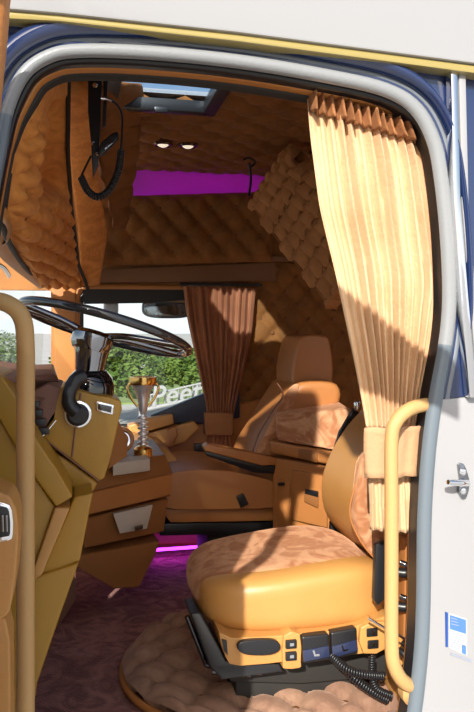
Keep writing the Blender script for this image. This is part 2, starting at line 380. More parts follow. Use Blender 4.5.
# hatch
t = thing('roof_hatch', 'black framed glass roof hatch in the brown tufted ceiling', 'hatch', ((HX0 + HX1) / 2, (HY0 + HY1) / 2, ZC))
bm = bmesh.new()
for (x0, x1, y0, y1) in ((HX0 - .03, HX0 + .02, HY0 - .03, HY1 + .03), (HX1 - .02, HX1 + .03, HY0 - .03, HY1 + .03), (HX0, HX1, HY0 - .03, HY0 + .02), (HX0, HX1, HY1 - .02, HY1 + .03)):
    add_box(bm, ((x0 + x1) / 2, (y0 + y1) / 2, ZC - .012), (x1 - x0, y1 - y0, .045))
do_bevel(bm, .006); link('frame', bmesh_to(bm, 'frame'), 'black', t)
box('latch', ((HX0 + HX1) / 2, HY1 - .02, ZC - .035), (.05, .02, .02), 'black', t)
box('pane', ((HX0 + HX1) / 2, (HY0 + HY1) / 2, ZC + .04), (HX1 - HX0, HY1 - HY0, .006), 'hatch_glass', t, bev=0)
# passenger side wall: below window, around window
WX0, WX1, WZ0, WZ1 = P(79, 300, YW).x, P(262, 300, YW).x, P(120, 428, YW).z, P(120, 291, YW).z
bm = bmesh.new()
add_box(bm, ((-.12 + WX0) / 2, YW + .03, .95), (WX0 + .12, .06, 1.0))
add_box(bm, ((XF + XR) / 2, YW + .03, WZ0 / 2), (XR - XF, .06, WZ0))
add_box(bm, ((WX1 + XR) / 2, YW + .03, (WZ0 + 1.5) / 2), (XR - WX1, .06, 1.5 - WZ0))
add_box(bm, ((XF + XR) / 2, YW + .03, (WZ1 + 1.55) / 2), (XR - XF, .06, 1.55 - WZ1))
add_box(bm, ((XF + XR) / 2, YW + .22, 1.82), (XR - XF, .04, .6))
struct(link('wall_passenger_side', bmesh_to(bm, 'w'), 'caramel'))
# caramel rounded window frame
def rrect(x0, x1, z0, z1, r, Y, n=6):
    out = []
    for (cx, cz, a0) in ((x1 - r, z1 - r, 0), (x0 + r, z1 - r, 90), (x0 + r, z0 + r, 180), (x1 - r, z0 + r, 270)):
        for k in range(n + 1):
            a = radians(a0 + 90 * k / n); out.append(Vector((cx + r * cos(a), Y, cz + r * sin(a))))
    return out
def tube_closed(name, pts, r, m, parent=None, seg=10, sx=1, sy=1, label=None):
    bm = bmesh.new(); add_tube(bm, pts, r, seg, True, sx, sy); return link(name, bmesh_to(bm, name), m, parent, label, ang=60)
struct(tube_closed('trim_9', rrect(WX0 - .015, WX1 + .02, WZ0 - .02, WZ1 + .015, .06, YW - .01), .022, 'caramel'))
struct(tube_closed('trim_10', rrect(WX0 + .012, WX1 - .01, WZ0 + .01, WZ1 - .012, .05, YW), .012, 'black'))
struct(box('window_1', ((WX0 + WX1) / 2, YW + .03, (WZ0 + WZ1) / 2), (WX1 - WX0, .005, WZ1 - WZ0), 'glass', bev=0))
# sun shade over the window top
tag(prism('sun_shade', [(82, 289), (186, 289), (186, 300), (150, 303), (84, 304)], YW - .03, .012, 'black_soft', None, .003), 'black sun shade strip across the top of the passenger window', 'sun shade')
# passenger A pillar and windscreen
struct(prism('trim_11', [(50, 283), (76, 283), (76, 470), (52, 470), (54, 350)], YW - .04, .05, 'caramel', None, .01, 3))
bm = bmesh.new(); pts = [(P(46, 300, 2.12).x, 2.12), (-.22, 2.02), (-.36, 1.85), (-.41, 1.5), (-.42, 1.1), (-.42, .4), (-.36, .12)]
vs = [[bm.verts.new((x - .04, y, .62)), bm.verts.new((x, y, 1.48))] for x, y in pts]
for a, b in zip(vs, vs[1:]): bm.faces.new((a[0], b[0], b[1], a[1]))
ws = struct(link('window_2', bmesh_to(bm, 'window_2'), 'glass')); ws.modifiers.new('t', 'SOLIDIFY').thickness = .005
# header shelf over the passenger window, tufted panel above it, magenta niche
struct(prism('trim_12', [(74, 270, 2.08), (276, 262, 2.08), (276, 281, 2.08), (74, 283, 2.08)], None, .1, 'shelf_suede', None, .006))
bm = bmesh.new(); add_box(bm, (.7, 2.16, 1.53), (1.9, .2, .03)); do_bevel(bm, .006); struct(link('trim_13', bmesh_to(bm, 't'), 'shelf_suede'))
A = P(93, 197, 2.13); B = P(272, 192, 2.13); C_ = P(272, 262, 2.05); D = P(93, 266, 2.05)
struct(tuft('wall_passenger_side_padding', quad(A, B, C_, D), 7, 2.4, .04, 'suede_in_shade', flip=-1, res=11))
# tufted wall of the sleeper
A = P(236, 262, 2.12); B = Vector((XR, 2.12, A.z)); C_ = Vector((XR, 2.12, .3)); D = Vector((A.x, 2.12, .3))
struct(tuft('wall_sleeper_padding', quad(A, B, C_, D), 9, 8, .034, 'suede_in_shade', flip=-1, res=9))
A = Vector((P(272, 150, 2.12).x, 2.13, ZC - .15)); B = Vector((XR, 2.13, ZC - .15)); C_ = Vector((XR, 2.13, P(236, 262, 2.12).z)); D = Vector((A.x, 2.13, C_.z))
struct(tuft('wall_sleeper_upper_padding', quad(A, B, C_, D), 5, 2, .034, 'suede_in_shade', flip=-1, res=9))
# niche
zt, zb = P(150, 170, 2.2).z, P(150, 200, 2.2).z
t = thing('light_niche', 'magenta lit storage niche running under the tufted ceiling edge', 'niche', (.7, 2.25, zb))
box('back_panel', (1.17, 2.34, (zt + zb) / 2 + .03), (1.82, .02, zt - zb + .25), 'magenta_cloth', t)
box('shelf', (1.17, 2.24, zb - .02), (1.82, .2, .02), 'magenta_cloth', t)
tube('light_strip', [Vector((.28, 2.30, zb + .005)), Vector((1.0, 2.30, zb + .005))], .006, 'led', t, smooth=False)
ld = bpy.data.lights.new('niche_light', 'AREA'); ld.shape = 'RECTANGLE'; ld.size = .9; ld.size_y = .08; ld.energy = 8; ld.color = (.85, .03, .9)
lo = bpy.data.objects.new('niche_light', ld); COL.objects.link(lo); lo.location = (.8, 2.24, zt + .05); lo.rotation_euler = (radians(30), 0, 0)
# sheer cloth swag that dips in front of the niche
bm = bmesh.new(); g = []
for i in range(21):
    s = i / 20; px = 133 + 150 * s; top = 148 + 6 * s; bot = 163 + 12 * s
    g.append([bm.verts.new(P(px, top + (bot - top) * k / 6, 2.13) + Vector((0, -.012 * sin(k * 2.2 + i * .3), 0))) for k in range(7)])
for a, b in zip(g, g[1:]):
    for k in range(6): bm.faces.new((a[k], a[k + 1], b[k + 1], b[k]))
o = link('valance', bmesh_to(bm, 'valance'), 'suede_in_shade'); o.modifiers.new('t', 'SOLIDIFY').thickness = .008
tag(o, 'curved brown suede valance sweeping down in front of the magenta niche', 'valance')
# spot lights
for k, (px, py) in enumerate(((163, 136), (188, 136))):
    c = P(px, py, 1.5); c.z = ZC - .03
    t = thing('ceiling_spotlight', ('round spotlight in the tufted ceiling, the one nearer the dashboard', 'round spotlight in the tufted ceiling, the one nearer the sleeper')[k], 'spotlight', c, 'spotlights in the tufted ceiling')
    lathe('bezel', c, Vector((0, 0, -1)), [(.045, -.02), (.045, .004), (.036, .012), (.026, .008)], 'dark_chrome', t)
    lathe('lens', c, Vector((0, 0, -1)), [(.024, -.01), (.024, .009), (.012, .016)], 'lamp_lens', t)

# ================================================================= overhead front storage (tufted)
t = thing('overhead_locker', 'tufted orange suede locker hanging over the windscreen', 'locker', P(40, 280, 1.1))
Lp = [(0, 44, 72, .28), (.18, 16, 132, .27), (.36, 6, 190, .3), (.5, 4, 222, .4), (.62, 12, 246, .7), (.8, 26, 266, 1.3), (1, 42, 283, 2.05)]
Rp = [(0, 62, 70, .62), (.3, 62, 150, .9), (.5, 66, 205, 1.25), (.62, 70, 232, 1.5), (.8, 74, 262, 1.8), (1, 84, 287, 2.1)]
def Sl(u, v):
    a = [sum(interp(Lp, min(1, max(0, v + d)))[i] for d in (-.05, 0, .05)) / 3 for i in range(3)]
    b = [sum(interp(Rp, min(1, max(0, v + d)))[i] for d in (-.05, 0, .05)) / 3 for i in range(3)]
    return P(*a).lerp(P(*b), u)
def ss(x, a, b): x = max(0, min(1, (x - a) / (b - a))); return x * x * (3 - 2 * x)
def lamp_(u, v):
    rec = ss(u, .34, .46) * ss(-u, -.97, -.86) * ss(v, .08, .13) * ss(-v, -.46, -.40)
    smooth = max(rec, ss(-v, -.2, -.1), ss(u, .3, .4) * ss(-v, -.5, -.42))
    return (1 - smooth, -.075 * rec)
tuft('tufted_front', Sl, 2.5, 9, .05, 'suede', t, flip=-1, res=14, back=.02, amp=lamp_)
tube('piping', [P(*interp(Rp, v / 10)) + Vector((.02, -.035, -.01)) for v in range(11)], .008, 'black_soft', t)
tube('lower_piping', [P(*interp(Lp, v / 10)) + Vector((0, -.015, -.01)) for v in range(3, 11)], .009, 'black_soft', t)
# plain rail under it (edge of windscreen)
t = thing('windscreen_header', 'smooth brown suede rail below the tufted locker along the windscreen', 'rail', P(10, 260, 1))
bm = bmesh.new(); a = [(-14, 205, .25), (-4, 250, .7), (12, 268, 1.2), (40, 289, 2.05)]; b = [(2, 218, .3), (10, 248, .7), (24, 267, 1.25), (46, 284, 2.05)]
A_ = smooth_loop([P(*p) for p in a], 5, False); B_ = smooth_loop([P(*p) for p in b], 5, False)
g = [[bm.verts.new(x.lerp(y, k / 4) + Vector((.015 * sin(pi * k / 4), 0, 0))) for k in range(5)] for x, y in zip(A_, B_)]
for x, y in zip(g, g[1:]):
    for k in range(4): bm.faces.new((x[k], x[k + 1], y[k + 1], y[k]))
o = link('rail', bmesh_to(bm, 'rail'), 'caramel', t); o.modifiers.new('t', 'SOLIDIFY').thickness = .02
tube('grip', [(-6, 262, .9), (4, 268, 1.0), (9, 276, 1.1)], .008, 'chrome', t)
# plush ceiling panel beside the locker
t = thing('overhead_side_panel', 'mottled orange plush panel beside the tufted overhead locker', 'panel', P(80, 280, 2))
Lq = [(0, 62, 79, .7), (.5, 71, 170, 1.3), (1, 85, 280, 2.06)]; Rq = [(0, 90, 79, .7), (.45, 92, 165, 1.3), (.72, 103, 228, 1.75), (1, 95, 280, 2.06)]
Sq = lambda u, v: P(*interp(Lq, v)).lerp(P(*interp(Rq, v)), u)
bm = bmesh.new(); g = [[bm.verts.new(Sq(i / 8, j / 24) + Vector((0, -.02 * sin(pi * i / 8), 0))) for i in range(9)] for j in range(25)]
for x, y in zip(g, g[1:]):
    for k in range(8): bm.faces.new((x[k], x[k + 1], y[k + 1], y[k]))
o = link('plush', bmesh_to(bm, 'plush'), 'suede', t); o.modifiers.new('t', 'SOLIDIFY').thickness = .04
Ls2 = [(0, 92, 84, .8), (.5, 96, 165, 1.35), (1, 112, 222, 1.8)]; Rs2 = [(0, 134, 84, 1.0), (.5, 132, 150, 1.4), (1, 120, 226, 1.9)]
Sq2 = lambda u, v: P(*interp(Ls2, v)).lerp(P(*interp(Rs2, v)), u)
t2 = thing('overhead_corner_pad', 'ribbed suede pad behind the black radio bracket', 'pad', P(110, 220, 1.8))
bm = bmesh.new(); g = [[bm.verts.new(Sq2(i / 8, j / 60) + Vector((.01 * abs(sin(j / 60 * pi * 7)), -.03 * sin(pi * i / 8) - .014 * abs(sin(j / 60 * pi * 7)), 0))) for i in range(9)] for j in range(61)]
for x, y in zip(g, g[1:]):
    for k in range(8): bm.faces.new((x[k], x[k + 1], y[k + 1], y[k]))
o = link('pad', bmesh_to(bm, 'pad'), 'suede_in_shade', t2); o.modifiers.new('t', 'SOLIDIFY').thickness = .03
prism('dark_gap', [(92, 250), (100, 225), (104, 228), (98, 262), (93, 272)], 1.95, .03, 'black_soft', t2, .002)

# ================================================================= CB radio set
c = P(94, 130, .62)
t = thing('radio_set', 'black two way radio bracket with hand microphone on coiled cord', 'radio', c)
prism('bracket', [(88, 78), (102, 78), (101, 120), (98, 165), (93, 178), (91, 140), (88, 110)], .62, .03, 'black', t, .004)
prism('side_rail', [(104, 80), (108, 80), (106, 125), (102, 128)], .62, .02, 'black', t, .002)
lathe('knob', P(95, 86, .61), Vector((0, -1, 0)), [(.008, 0), (.008, .01), (.005, .014)], 'chrome', t)
mc = prism('microphone', [(98, 150), (101, 142), (112, 133), (118, 131), (119, 138), (112, 146), (105, 153), (99, 156)], .57, .03, 'black', t, .006, 3)
prism('microphone_key', [(104, 146), (112, 140), (113, 143), (105, 150)], .562, .01, 'dark_chrome', mc, .002)
lathe('screw', P(93, 143, .60), Vector((0, -1, 0)), [(.005, -.02), (.005, .003), (.002, .006)], 'chrome', t)
lathe('screw', P(97, 154, .60), Vector((0, -1, 0)), [(.005, -.02), (.005, .003), (.002, .006)], 'chrome', t)
tube('plug', [(101, 98, .58), (107, 99, .58), (112, 101, .58)], .006, 'chrome', t)
tube('cord', [(112, 101, .58), (118, 106, .58), (122, 116, .58), (122, 133, .57), (121, 150, .57)], .0035, 'black', t)
def coil(pts, r, wr, turns, name, parent, m='black', spt=10):
    pts = smooth_loop([V3(p) for p in pts], 8, False)
    ln = [0]
    for a, b in zip(pts, pts[1:]): ln.append(ln[-1] + (b - a).length)
    fr = frames(pts); n = turns * spt; out = []
    j = 0
    for i in range(n + 1):
        d = ln[-1] * i / n
        while j < len(ln) - 2 and ln[j + 1] < d: j += 1
        k = (d - ln[j]) / max(1e-6, ln[j + 1] - ln[j]); c = pts[j].lerp(pts[j + 1], min(1, k)); tt, nn, bb = fr[j]
        a = 2 * pi * i / spt; out.append(c + nn * cos(a) * r + bb * sin(a) * r)
    bm = bmesh.new(); add_tube(bm, out, wr, 6); return link(name, bmesh_to(bm, name), m, parent, ang=80)
coil([(121, 150, .57), (118, 172, .56), (109, 190, .55), (98, 197, .55), (88, 191, .56), (81, 177, .57)], .009, .0036, 34, 'coiled_cord', t)
tube('cord_tail', [(81, 177, .57), (86, 166, .58), (91, 156, .59)], .0035, 'black', t)

# ================================================================= upper bunk (tilted, tufted) and strap
t = thing('upper_bunk', 'tufted brown upper bunk folded up on a slant behind the driver curtain', 'bunk', P(300, 230, 1.3))
a, b, c, d = P(291, 143, 1.35), P(251, 203, 1.75), P(334, 312, 1.25), P(390, 232, .82)
tuft('tufted_face', quad(a, d, c, b), 4, 6.5, .05, 'suede_bunk', t, flip=1, res=11, back=.05)
tube('support_strut', [a + Vector((.1, .02, -.03)), Vector((a.x + .12, a.y + .05, ZC - .03))], .01, 'black', t, smooth=False)
tube('edge_piping', [a, b, c], .008, 'suede_in_shade', t, smooth=False)
t = thing('bunk_strap', 'thin black strap with hook hanging from the ceiling by the slanted bunk', 'strap', P(250, 160, 1.6))
tube('strap', [(249, 163, 1.6), (251, 178, 1.6), (249, 196, 1.6)], .006, 'black', t)
tube('hook', [(243, 160, 1.6), (249, 158, 1.6), (255, 162, 1.6), (251, 167, 1.6)], .005, 'black', t)

# ================================================================= curtains
t = thing('driver_curtain', 'tall pleated suede curtain in the open doorway, sunlit and tied low', 'curtain', P(390, 530, .07))
Lc = [(0, 306, 90), (.12, 309, 135), (.3, 318, 205), (.5, 333, 268), (.72, 350, 345), (.9, 362, 405), (1, 366, 430)]
Rc = [(0, 416, 130), (.12, 428, 165), (.3, 436, 230), (.5, 441, 290), (.7, 430, 350), (.88, 420, 400), (1, 415, 430)]
curtain('drape', Lc, Rc, .085, 13, .022, 'curtain', t, nv=60, flat=.12)
curtain('skirt', [(0, 369, 470), (1, 370, 530)], [(0, 411, 470), (1, 413, 533)], .085, 7, .011, 'curtain', t, nv=12)
bm = bmesh.new()
lo_ = [P(364, 427, .065), P(419, 424, .065), P(418, 474, .065), P(366, 478, .065)]
g = []
for i in range(17):
    s = i / 16; row = []
    for j in range(9):
        v = j / 8; p = (lo_[0].lerp(lo_[1], s)).lerp(lo_[3].lerp(lo_[2], s), v)
        row.append(bm.verts.new(p + Vector((0, -.022 * sin(pi * s) ** .6 + .003 * sin(s * 19 + v * 2) - .004 * (v in (0, 1)), .002 * sin(s * 12)))))
    g.append(row)
for x, y in zip(g, g[1:]):
    for k in range(8): bm.faces.new((x[k], x[k + 1], y[k + 1], y[k]))
o = link('tieback', bmesh_to(bm, 'tieback'), 'tieback_suede', t); so = o.modifiers.new('t', 'SOLIDIFY'); so.thickness = .008; so.offset = 1
curtain('heading', [(0, 309, 91), (1, 310, 112)], [(0, 416, 126), (1, 424, 146)], .068, 13, .03, 'heading_suede', t, nv=6)
tube('rail', [(300, 86, .10), (345, 90, .10), (386, 102, .10), (414, 122, .10), (428, 150, .10)], .008, 'caramel', t)

t = thing('passenger_curtain', 'dark brown pleated curtain tied back beside the passenger window', 'curtain', P(220, 475, 2.03))
curtain('drape', [(0, 183, 285), (.25, 187, 318), (.55, 196, 360), (.85, 205, 400), (1, 207, 418)], [(0, 256, 287), (.3, 252, 330), (.6, 244, 370), (.85, 236, 402), (1, 233, 418)], 2.03, 11, .018, 'curtain_far', t, nv=30)
curtain('skirt', [(0, 208, 430), (1, 207, 478)], [(0, 232, 430), (1, 234, 478)], 2.03, 6, .012, 'curtain_far', t, nv=8)
prism('tieback', [(205, 413), (234, 413), (234, 436), (206, 436)], 1.99, .07, 'heading_suede', t, .012, 3)
tube('rail', [(180, 284, 2.04), (262, 285, 2.04)], .008, 'black', t, smooth=False)

# ================================================================= passenger door, window things
struct(prism('door_1', [(72, 442), (135, 428), (206, 408), (262, 400), (262, 545), (72, 545)], 2.06, .08, 'leather_brown', None, .01, 3))
struct(prism('trim_14', [(150, 416), (172, 407), (206, 393), (240, 385), (240, 418), (206, 424), (172, 424)], 2.03, .06, 'navy_trim', None, .01, 3))
t = thing('door_armrest', 'tan leather armrest and pocket on the passenger door', 'armrest', P(170, 440, 2))
prism('rest', [(128, 426), (150, 418), (173, 414), (174, 424), (150, 431), (130, 440)], 1.98, .1, 'leather', t, .008, 3)
prism('pocket', [(128, 438), (176, 426), (194, 421), (200, 428), (186, 442), (150, 456), (128, 460)], 2.0, .08, 'leather', t, .012, 3)
prism('pull_handle', [(168, 430), (176, 426), (178, 436), (172, 446), (158, 450), (166, 442)], 1.975, .04, 'leather_brown', t, .006, 3)
box('bracket', P(199, 450, 1.98), (.05, .03, .07), 'black', t, .008)
lathe('knob', P(207, 453, 1.96), Vector((.6, -1, 0)), [(.012, 0), (.014, .03), (.008, .04)], 'black', t)
# lettering standing on the sill in the window
def text_mesh(name, s, size, ext, m, parent, loc, rot, shear=0):
    cu_ = bpy.data.curves.new(name, 'FONT'); cu_.body = s; cu_.size = size; cu_.extrude = ext; cu_.shear = shear; cu_.offset = .003; cu_.resolution_u = 4
    tmp = bpy.data.objects.new('tmp', cu_); COL.objects.link(tmp); dg = bpy.context.evaluated_depsgraph_get(); dg.update()
    me = bpy.data.meshes.new_from_object(tmp.evaluated_get(dg)); bpy.data.objects.remove(tmp)
    me.transform(rot); me.transform(__import__('mathutils').Matrix.Translation(loc))
    return link(name, me, m, parent, smooth=False)
from mathutils import Matrix
c = P(150, 407, 9)
t = thing('name_sign', 'pale script lettering sign on a rail outside, low in the passenger window', 'sign', Vector((c.x, c.y, GZ)))
PS = (9 + 1.7) / (2.12 + 1.7)
rot = Matrix.Rotation(radians(7), 4, 'Y').inverted() @ Matrix.Rotation(radians(90), 4, 'X')
text_mesh('lettering', 'Peet', .15 * PS, .03, 'white_paint', t, P(150, 407, 9), rot, .25)
tube('rail', [(140, 411, 9), (202, 397, 9)], .03, 'white_paint', t, smooth=False)
tube('rail', [(142, 397, 9.1), (202, 383, 9.1)], .015, 'white_paint', t, smooth=False)
for q in range(9): tube('stay', [(144 + q * 7, 410 - q * 1.55, 9.1), (144 + q * 7, 396 - q * 1.55, 9.1)], .012, 'white_paint', t, smooth=False, seg=6)
for px in (141, 201):
    a = P(px, 404, 9.1); tube('post', [a + Vector((0, 0, .15)), Vector((a.x, a.y, GZ))], .035, 'white_paint', t, smooth=False)
# outside mirrors on the passenger side
t = thing('door_mirror', 'rounded outside mirror hanging at the top of the passenger window by the curtain', 'mirror', P(167, 306, 2.45), 'outside mirrors on the passenger side')
sbox('housing', P(168, 308, 2.48), (.30, .07, .12), 'black', t, p=3.2, n=8)
sbox('glass', P(168, 308, 2.44), (.27, .012, .10), 'dark_chrome', t, p=3, n=6)
tube('arm', [P(168, 304, 2.5), P(160, 285, 2.5), P(150, 262, 2.35)], .014, 'black', t)
t = thing('door_mirror', 'small pale outside mirror seen through the wheel at the window corner', 'mirror', P(111, 306, 2.45), 'outside mirrors on the passenger side')
sbox('housing', P(111, 307, 2.48), (.085, .06, .13), 'white_paint', t, p=3, n=8)
tube('arm', [P(109, 307, 2.5), P(106, 285, 2.5), P(100, 262, 2.35)], .012, 'black', t)

# ================================================================= dashboard, driver end
t = thing('dashboard', 'mustard moulded dashboard end panels beside the driver doorway', 'dashboard', P(30, 690, .2))
prism('upper_panel', [(-60, 330), (-10, 372), (2, 376), (18, 400), (30, 428), (40, 445), (56, 468), (73, 497), (56, 507), (33, 476), (0, 420), (-60, 400)], .14, .3, 'mustard', t, .006, 3)
prism('side_panel', [(-60, 395), (0, 418), (33, 474), (55, 507), (34, 570), (-10, 585), (-60, 590)], .155, .3, 'mustard', t, .006, 3)
prism('edge_band', [(55, 508), (70, 508), (42, 575), (34, 580), (33, 570)], .14, .12, 'leather', t, .005, 3)
prism('knee_panel', [(74, 497), (93, 493), (80, 561), (60, 570), (40, 575), (69, 509)], .2, .35, 'mustard', t, .006, 3)
prism('lower_panel', [(-60, 590), (0, 584), (38, 576), (79, 563), (58, 622), (37, 684), (28, 750), (-60, 760)], .19, .14, 'mustard', t, .008, 3)
prism('footing', [(-60, 735), (31, 735), (24, 782), (-60, 785)], .185, .14, 'black_soft', t, .004)
prism('top_pad', [(-60, 365, .2), (20, 378, .2), (56, 374, .5), (60, 384, .5), (40, 400, .3), (-60, 400, .2)], None, .5, 'console_dark', t, .01, 3, ext=Vector((-.03, .7, 0)))
prism('instrument_housing', [(20, 396), (48, 384), (62, 388), (56, 420), (40, 440), (30, 426)], .32, .3, 'console_dark', t, .006, 3)
for k in range(4): box('switch', P(34 + k * 3.2, 404 + k * 9, .305), (.03, .02, .018), 'black', t, .003)
tube('chrome_edge', [(20, 402, .3), (30, 425, .3), (37, 440, .3), (46, 432, .3), (56, 420, .3)], .003, 'chrome', t)
# windscreen-side objects on the dash: curled hose-like trim glimpsed behind the handle
prism('cross_beam', [(40, 420, .75), (84, 430, .8), (88, 470, .8), (40, 480, .75)], None, .3, 'console_dark', t, .01, ext=Vector((-.05, .7, 0)))

# steering column + wheel
wc = P(106, 329, .45); n = Vector((.28, .13, .95)).normalized()
hub = wc - n * .016 + Vector((-.03, 0, 0))
t = thing('steering_column', 'mustard steering column shroud under the chrome wheel hub', 'steering column', P(85, 480, .4))
prism('shroud', smooth_loop([(60., 388.), (70., 388.), (95., 395.), (121., 401.), (119., 420.), (113., 448.), (107., 470.), (99., 481.), (71., 459.), (42., 436.), (52., 412.)], 2), .32, .2, 'mustard', t, .012, 3)
prism('lower_shroud', [(37, 441), (70, 462), (98, 483), (93, 492), (76, 496), (57, 470)], .33, .2, 'mustard', t, .008, 3)
tube('seam', [(81, 393, .318), (76, 425, .316), (72, 457, .318)], .0025, 'console_dark', t)
tube('seam', [(42, 437, .32), (70, 459, .318), (99, 481, .32)], .0025, 'console_dark', t)
prism('side_flap', [(118, 420, .5), (128, 440, .55), (127, 456, .55), (108, 470, .5)], None, .08, 'console_brown', t, .005)
ax = (P(92, 385, .45) - hub).normalized()
lathe('column_boot', P(90, 393, .45), -ax, [(.068, -.02), (.070, .02), (.062, .045), (.045, .065), (.03, .07)], 'gloss_black', t)
lathe('column_tube', P(89, 380, .45), (hub - P(89, 380, .45)), [(.040, -.02), (.040, .02), (.045, .06), (.052, .10), (.052, .125)], 'dark_chrome', t, 24)
sp = prism('display', [(96, 401), (114, 405), (113, 415), (96, 411)], .312, .012, 'chrome', t, .003)
prism('display_screen', [(98, 403.5), (112, 406.5), (111, 413), (98, 409.5)], .308, .006, 'gloss_black', sp, .001)
t = thing('stalk_lever', 'black control stalk with round chrome ringed knob on the column shroud', 'lever', P(78, 414, .3))
tube('lever', [(84, 376, .30), (75, 381, .29), (69, 395, .28), (70, 405, .28), (77, 412, .28)], [.02] * 8 + [.018] * 5 + [.02] * 8, 'black', t, seg=12)
lathe('knob_ring', P(78, 414, .31), Vector((-.05, -1, 0)), [(.036, 0), (.036, .006), (.03, .008)], 'chrome', t)
lathe('knob', P(78, 414, .31), Vector((-.05, -1, 0)), [(.030, 0), (.030, .02), (.022, .026)], 'black', t)

t = thing('steering_wheel', 'dark glossy steering wheel with chrome hub and spokes', 'steering wheel', hub)
e1 = (Vector((1, 0, 0)) - n * n.x).normalized(); e2 = n.cross(e1)
tube_closed('rim', [wc + (e1 * cos(a) + e2 * sin(a)) * .247 for a in [2 * pi * k / 64 for k in range(64)]], .0125, 'rim', t, 14)
for a in (186, 168, -22, 20):
    a = radians(a); d = e1 * cos(a) + e2 * sin(a)
    bm = bmesh.new(); pts = smooth_loop([hub + d * .03, hub + d * .1 + n * .014, (hub + d * .03).lerp(wc + d * .245, .7) + n * .003, wc + d * .245], 5, False)
    add_tube(bm, pts, .012, 10, False, .8, 1.3); link('spoke', bmesh_to(bm, 'spoke'), 'dark_chrome', t, ang=60)
lathe('hub', hub, n, [(.05, -.05), (.060, -.03), (.060, -.005), (.052, .006), (.04, .008), (.038, .003), (.01, .003)], 'dark_chrome', t, 28)

# ================================================================= centre console
t = thing('centre_console', 'brown centre console with trays jutting toward the driver', 'console', P(120, 590, 1))
EX = Vector((-.05, .5, 0))
prism('top_tray', [(88, 470, .88), (110, 460, .95), (165, 455, 1.2), (173, 473, 1.18), (90, 492, .86)], None, .3, 'console_brown', t, .006, ext=Vector((0, .45, 0)))
prism('upper_drawer', [(82, 494, .84), (172, 474, 1.16), (171, 496, 1.16), (90, 515, .86), (82, 514, .84)], None, .4, 'leather_brown', t, .01, 3, ext=EX)
prism('middle_block', [(84, 519, .88), (168, 498, 1.2), (164, 532, 1.2), (84, 549, .88)], None, .4, 'console_brown', t, .008, 3, ext=EX)
lid = prism('ashtray_lid', [(113, 514, .955), (153, 505, 1.1), (147, 529, 1.09), (120, 534, .97)], None, .03, 'beige', t, .004)
prism('ashtray_slot', [(135, 528, .985), (143, 526, 1.03), (143, 529, 1.03), (135, 531, .985)], None, .02, 'black', lid, .001)
prism('lower_block', [(76, 556, .88), (160, 541, 1.14), (155, 556, 1.12), (139, 588, 1.05), (113, 589, 1.0), (84, 572, .9), (76, 566, .88)], None, .4, 'console_brown', t, .008, 3, ext=EX)
prism('support', [(50, 545, 1.2), (76, 540, 1.2), (76, 600, 1.2), (50, 640, 1.2)], None, .25, 'console_dark', t, .004)
tag(prism('tray_box', [(113, 463, .90), (150, 459, 1.03), (150, 471, 1.03), (113, 476, .90)], None, .1, 'beige', None, .004), 'flat pale beige box lying in the console tray', 'box')
t = thing('dash_gauge', 'small round chrome rimmed gauge on the dash behind the shroud', 'gauge', P(122, 440, 1.1))
lathe('housing', P(121, 440, 1.1), Vector((-.1, -1, .3)), [(.045, -.04), (.05, 0), (.046, .006)], 'leather_brown', t)
lathe('bezel', P(121, 440, 1.093), Vector((-.1, -1, .3)), [(.036, 0), (.036, .008), (.03, .010)], 'chrome', t)
lathe('face', P(121, 440, 1.090), Vector((-.1, -1, .3)), [(.029, 0), (.029, .010), (.01, .011)], 'caramel', t)
# passenger side dash
t = thing('passenger_dashboard', 'tan passenger side dashboard behind the trophy, its top in sun', 'dashboard', P(150, 460, 1.7))
prism('top_pad', [(86, 446, 1.5), (128, 440, 1.6), (165, 447, 1.7), (178, 460, 1.6), (178, 476, 1.6), (86, 486, 1.5)], None, .4, 'leather', t, .012, 3, ext=Vector((0, .5, 0)))
prism('glovebox', [(86, 488, 1.52), (176, 478, 1.6), (170, 520, 1.6), (86, 540, 1.52)], None, .4, 'leather_brown', t, .012, 3, ext=Vector((0, .5, 0)))

# trophy
tb = P(143, 456, 1.15); s = 1 / S(1.15)
t = thing('trophy', 'silver and gold trophy cup on a ringed stem standing on the console', 'trophy', tb)
lathe('base', tb, Vector((0, 0, 1)), [(9 * s, 0), (9 * s, 7 * s), (7 * s, 9 * s), (4 * s, 10 * s)], 'gold', t)
prof = [(3 * s, 9 * s)]
for k in range(6): h = 10 * s + k * 5 * s; prof += [(2.5 * s, h), (5.2 * s, h + 1.5 * s), (5.2 * s, h + 3 * s), (2.5 * s, h + 4.5 * s)]
prof += [(2 * s, 41 * s)]
lathe('stem', tb, Vector((0, 0, 1)), prof, 'silver', t)
lathe('cup', tb, Vector((0, 0, 1)), [(2 * s, 40 * s), (4 * s, 44 * s), (5.5 * s, 54 * s), (8 * s, 64 * s), (12 * s, 70 * s), (12.5 * s, 73 * s), (11 * s, 73 * s), (6 * s, 62 * s), (1 * s, 58 * s)], 'silver', t, 24)
lathe('gold_collar', tb, Vector((0, 0, 1)), [(12.6 * s, 69.5 * s), (13.2 * s, 71 * s), (13.2 * s, 77 * s), (11.5 * s, 77 * s), (11.5 * s, 70 * s)], 'gold', t, 24)
for q in (-1, 1):
    tube('handle', [tb + Vector((q * 12 * s, 0, 72 * s)), tb + Vector((q * 15 * s, 0, 66 * s)), tb + Vector((q * 11 * s, 0, 56 * s)), tb + Vector((q * 5 * s, 0, 48 * s))], .005, 'gold', t)

